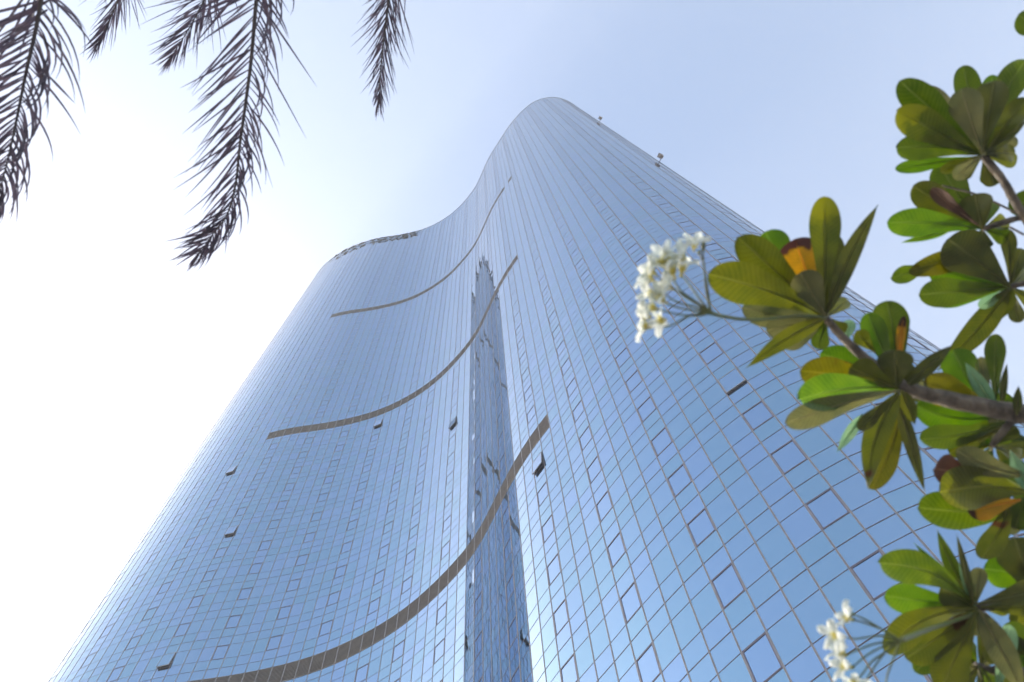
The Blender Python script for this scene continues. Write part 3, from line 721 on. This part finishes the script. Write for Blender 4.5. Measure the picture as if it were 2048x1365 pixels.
def frond(path, D, label, n, Lf, wf, left=(1.0, .9), right=(.8, .4), droopL=.3, droopR=.9, rr=5.0, seed=1, depth_k=.5, strays=(), arc=False):
    """path in photo pixels at depth D; left/right = (length scale, sweep along the rachis)"""
    rnd = random.Random(seed)
    ctrl = [at(x, y, D+(q[0] if q else 0)) for x, y, *q in path]
    p0 = ctrl[0]; ctrl = [CROWN, CROWN.lerp(p0, .45)+Vector((0, 0, .25))] + ctrl
    P = spline(ctrl, 14); n0 = 28
    fr = bmesh.new(); uvl = fr.loops.layers.uv.new('UVMap')
    vis = P[n0:]; m_ = len(vis)-1
    for side, (ls, sweep), droop in ((-1, left, droopL), (1, right, droopR)):
        for i in range(n):
            t = (i+rnd.uniform(-.3, .3))/n; t = min(max(t, 0), .995); k = t*m_; a = int(k); p = vis[a].lerp(vis[min(a+1, m_)], k-a)
            tan = (vis[min(a+1, m_)]-vis[a]).normalized() if a < m_ else (vis[m_]-vis[m_-1]).normalized()
            view = (p-EYE).normalized(); sv = tan.cross(view).normalized()        # to the picture's left or right of the rachis
            if sv.dot(RIGHT) < 0: sv = -sv
            sv = sv*side
            L = Lf*ls*(1-.66*t*t)*(1-.12*t)*rnd.uniform(.6, 1.2)
            sw = sweep*rnd.uniform(.65, 1.5)*(1+1.0*t)
            d = sv + tan*sw + view*rnd.uniform(-depth_k, depth_k)
            leaflet(fr, uvl, p, d, L, wf*rnd.uniform(.75, 1.15), view, droop*rnd.uniform(.5, 1.3), rnd, curl=rnd.uniform(-.2, .2) if side < 0 or not arc else rnd.uniform(-1.3, -.2), sidev=sv)
    for k in range(8):                                                            # tuft at the tip
        tan = (vis[-1]-vis[-2]).normalized(); view = (vis[-1]-EYE).normalized(); sv = tan.cross(view).normalized()
        leaflet(fr, uvl, vis[-1-rnd.randint(0, 2)], tan+sv*rnd.uniform(-.16, .16)+view*rnd.uniform(-.2, .2), Lf*.26*rnd.uniform(.7, 1.1), wf*.7, view, .1, rnd)
    for (x0, y0), (x1, y1), ws in strays:
        a = at(x0, y0, D); b_ = at(x1, y1, D+.1); leaflet(fr, uvl, a, b_-a, (b_-a).length, wf*ws, (a-EYE).normalized(), 0.02, rnd)
    # leaflets hidden off the frame, nearer the crown
    up_part = P[8:n0]
    for i in range(int(n*1.1)):
        a = rnd.randint(0, len(up_part)-2); p = up_part[a].lerp(up_part[a+1], rnd.random()); tan = (up_part[a+1]-up_part[a]).normalized(); view = (p-EYE).normalized()
        sv = tan.cross(view).normalized()*rnd.choice((-1, 1))
        leaflet(fr, uvl, p, sv+tan*.6+view*rnd.uniform(-.5, .5), Lf*1.05*rnd.uniform(.8, 1.1), wf, view, .5, rnd)
    o = mesh_obj('frond', fr, M_PALM, palm); o['label'] = label
    rb = bmesh.new(); rad = [(rr*(1.8-.8*min(1, i/n0)) if i < n0 else rr*(1-.85*(i-n0)/(len(P)-n0)))/FPX*D for i in range(len(P))]
    tube(rb, P, rad, 7); mesh_obj('rachis', rb, M_RACH, o)
frond([(95, -110), (82, 0), (68, 75), (52, 145), (35, 230), (20, 300), (4, 365), (-12, 420)], 2.9, 'nearest frond, hanging down the left edge', 62, .37, .0044, (1.1, .9), (.95, .6), .2, .9, 5, 3, .45, arc=True,
      strays=(((95, 150), (151, 208), 1.0), ((100, 0), (-30, 70), 1.6), ((95, 20), (-20, 95), 1.4)))
frond([(262, -110), (250, -50), (234, 5), (215, 48), (193, 92)], 5.2, 'small pale frond second from the left', 30, .42, .0034, (.95, 2.2), (.9, 2.4), .45, .4, 3, 5, .5, strays=(((262, 0), (281, 60), .8), ((240, 0), (252, 62), .8)))
frond([(450, -110), (425, -40), (405, 8), (375, 62), (340, 118)], 4.6, 'small frond left of the longest one', 36, .46, .0036, (.9, 1.3), (.8, 1.6), .3, .4, 3, 8, .45, strays=(((385, -6), (283, 19), .8), ((480, -20), (385, 95), 2.0), ((470, -30), (350, 60), 1.6)))
frond([(540, -110), (524, -50), (513, 0), (502, 123), (488, 230), (480, 287), (471, 369), (454, 430), (425, 470), (400, 505)], 3.5, 'longest frond, with leaflets fanning left and ragged ends', 84, .43, .0040, (.95, .95), (.85, .65), .06, .8, 5, 11, .35, arc=True,
      strays=(((516, 0), (634, 174), 1.1), ((505, 80), (613, 277), .9), ((490, 200), (546, 376), .8), ((530, -60), (578, 26), .8), ((500, 100), (395, 200), 1.4), ((505, 60), (380, 180), 1.4), ((470, 180), (365, 268), 1.0)))
frond([(800, -110), (790, -60), (778, 0), (770, 60), (762, 130), (757, 205)], 4.8, 'rightmost frond, hanging straight down alone', 58, .44, .0034, (.8, 1.5), (.95, 1.7), .2, .35, 4, 15, .45, strays=(((776, -20), (724, 32), .8),))
# crown fronds on the far side, out of the frame
for k in range(9):
    an = math.radians(-170+k*24); rnd = random.Random(40+k); out = Vector((math.cos(an), math.sin(an), 0))
    P = spline([CROWN, CROWN+out*.8+Vector((0, 0, .6)), CROWN+out*1.8+Vector((0, 0, .55)), CROWN+out*2.7+Vector((0, 0, -.2)), CROWN+out*3.1+Vector((0, 0, -1.0))], 8)
    bad = any(( -(q-EYE).dot(BACK) > 0 and abs((q-EYE).dot(RIGHT)/-(q-EYE).dot(BACK)) < .85 and -.6 < (q-EYE).dot(UP)/-(q-EYE).dot(BACK) < .55) for q in P)
    if bad: continue
    fr = bmesh.new(); uvl = fr.loops.layers.uv.new('UVMap')
    for i in range(110):
        a = rnd.randint(3, len(P)-2); tan = (P[a+1]-P[a]).normalized(); s_ = tan.cross(Vector((0, 0, 1))).normalized()*rnd.choice((-1, 1))
        leaflet(fr, uvl, P[a].lerp(P[a+1], rnd.random()), s_+tan*.7+Vector((0, 0, rnd.uniform(0, .4))), .34*rnd.uniform(.8, 1.1), .008, Vector((0, 0, 1)), .6, rnd)
    o = mesh_obj('frond', fr, M_PALM, palm); rb = bmesh.new(); tube(rb, P, [.03-.026*i/(len(P)-1) for i in range(len(P))], 6); mesh_obj('rachis', rb, M_RACH, o)

# ---------------------------------------------------------------- air
bm = bmesh.new()
box8(bm, [Vector(p) for p in ((-260, -200, -1), (240, -200, -1), (240, 260, -1), (-260, 260, -1), (-260, -200, 215), (240, -200, 215), (240, 260, 215), (-260, 260, 215))])
bmesh.ops.recalc_face_normals(bm, faces=bm.faces[:])
hm = bpy.data.materials.new('haze'); hm.use_nodes = True; hm.node_tree.nodes.clear()
pv = hm.node_tree.nodes.new('ShaderNodeVolumePrincipled'); pv.inputs['Color'].default_value = (.95, .98, 1, 1)
pv.inputs['Density'].default_value = 0.0024; pv.inputs['Anisotropy'].default_value = -0.3
ho = hm.node_tree.nodes.new('ShaderNodeOutputMaterial'); hm.node_tree.links.new(pv.outputs[0], ho.inputs['Volume'])
hz = mesh_obj('haze', bm, hm); hz['kind'] = 'stuff'
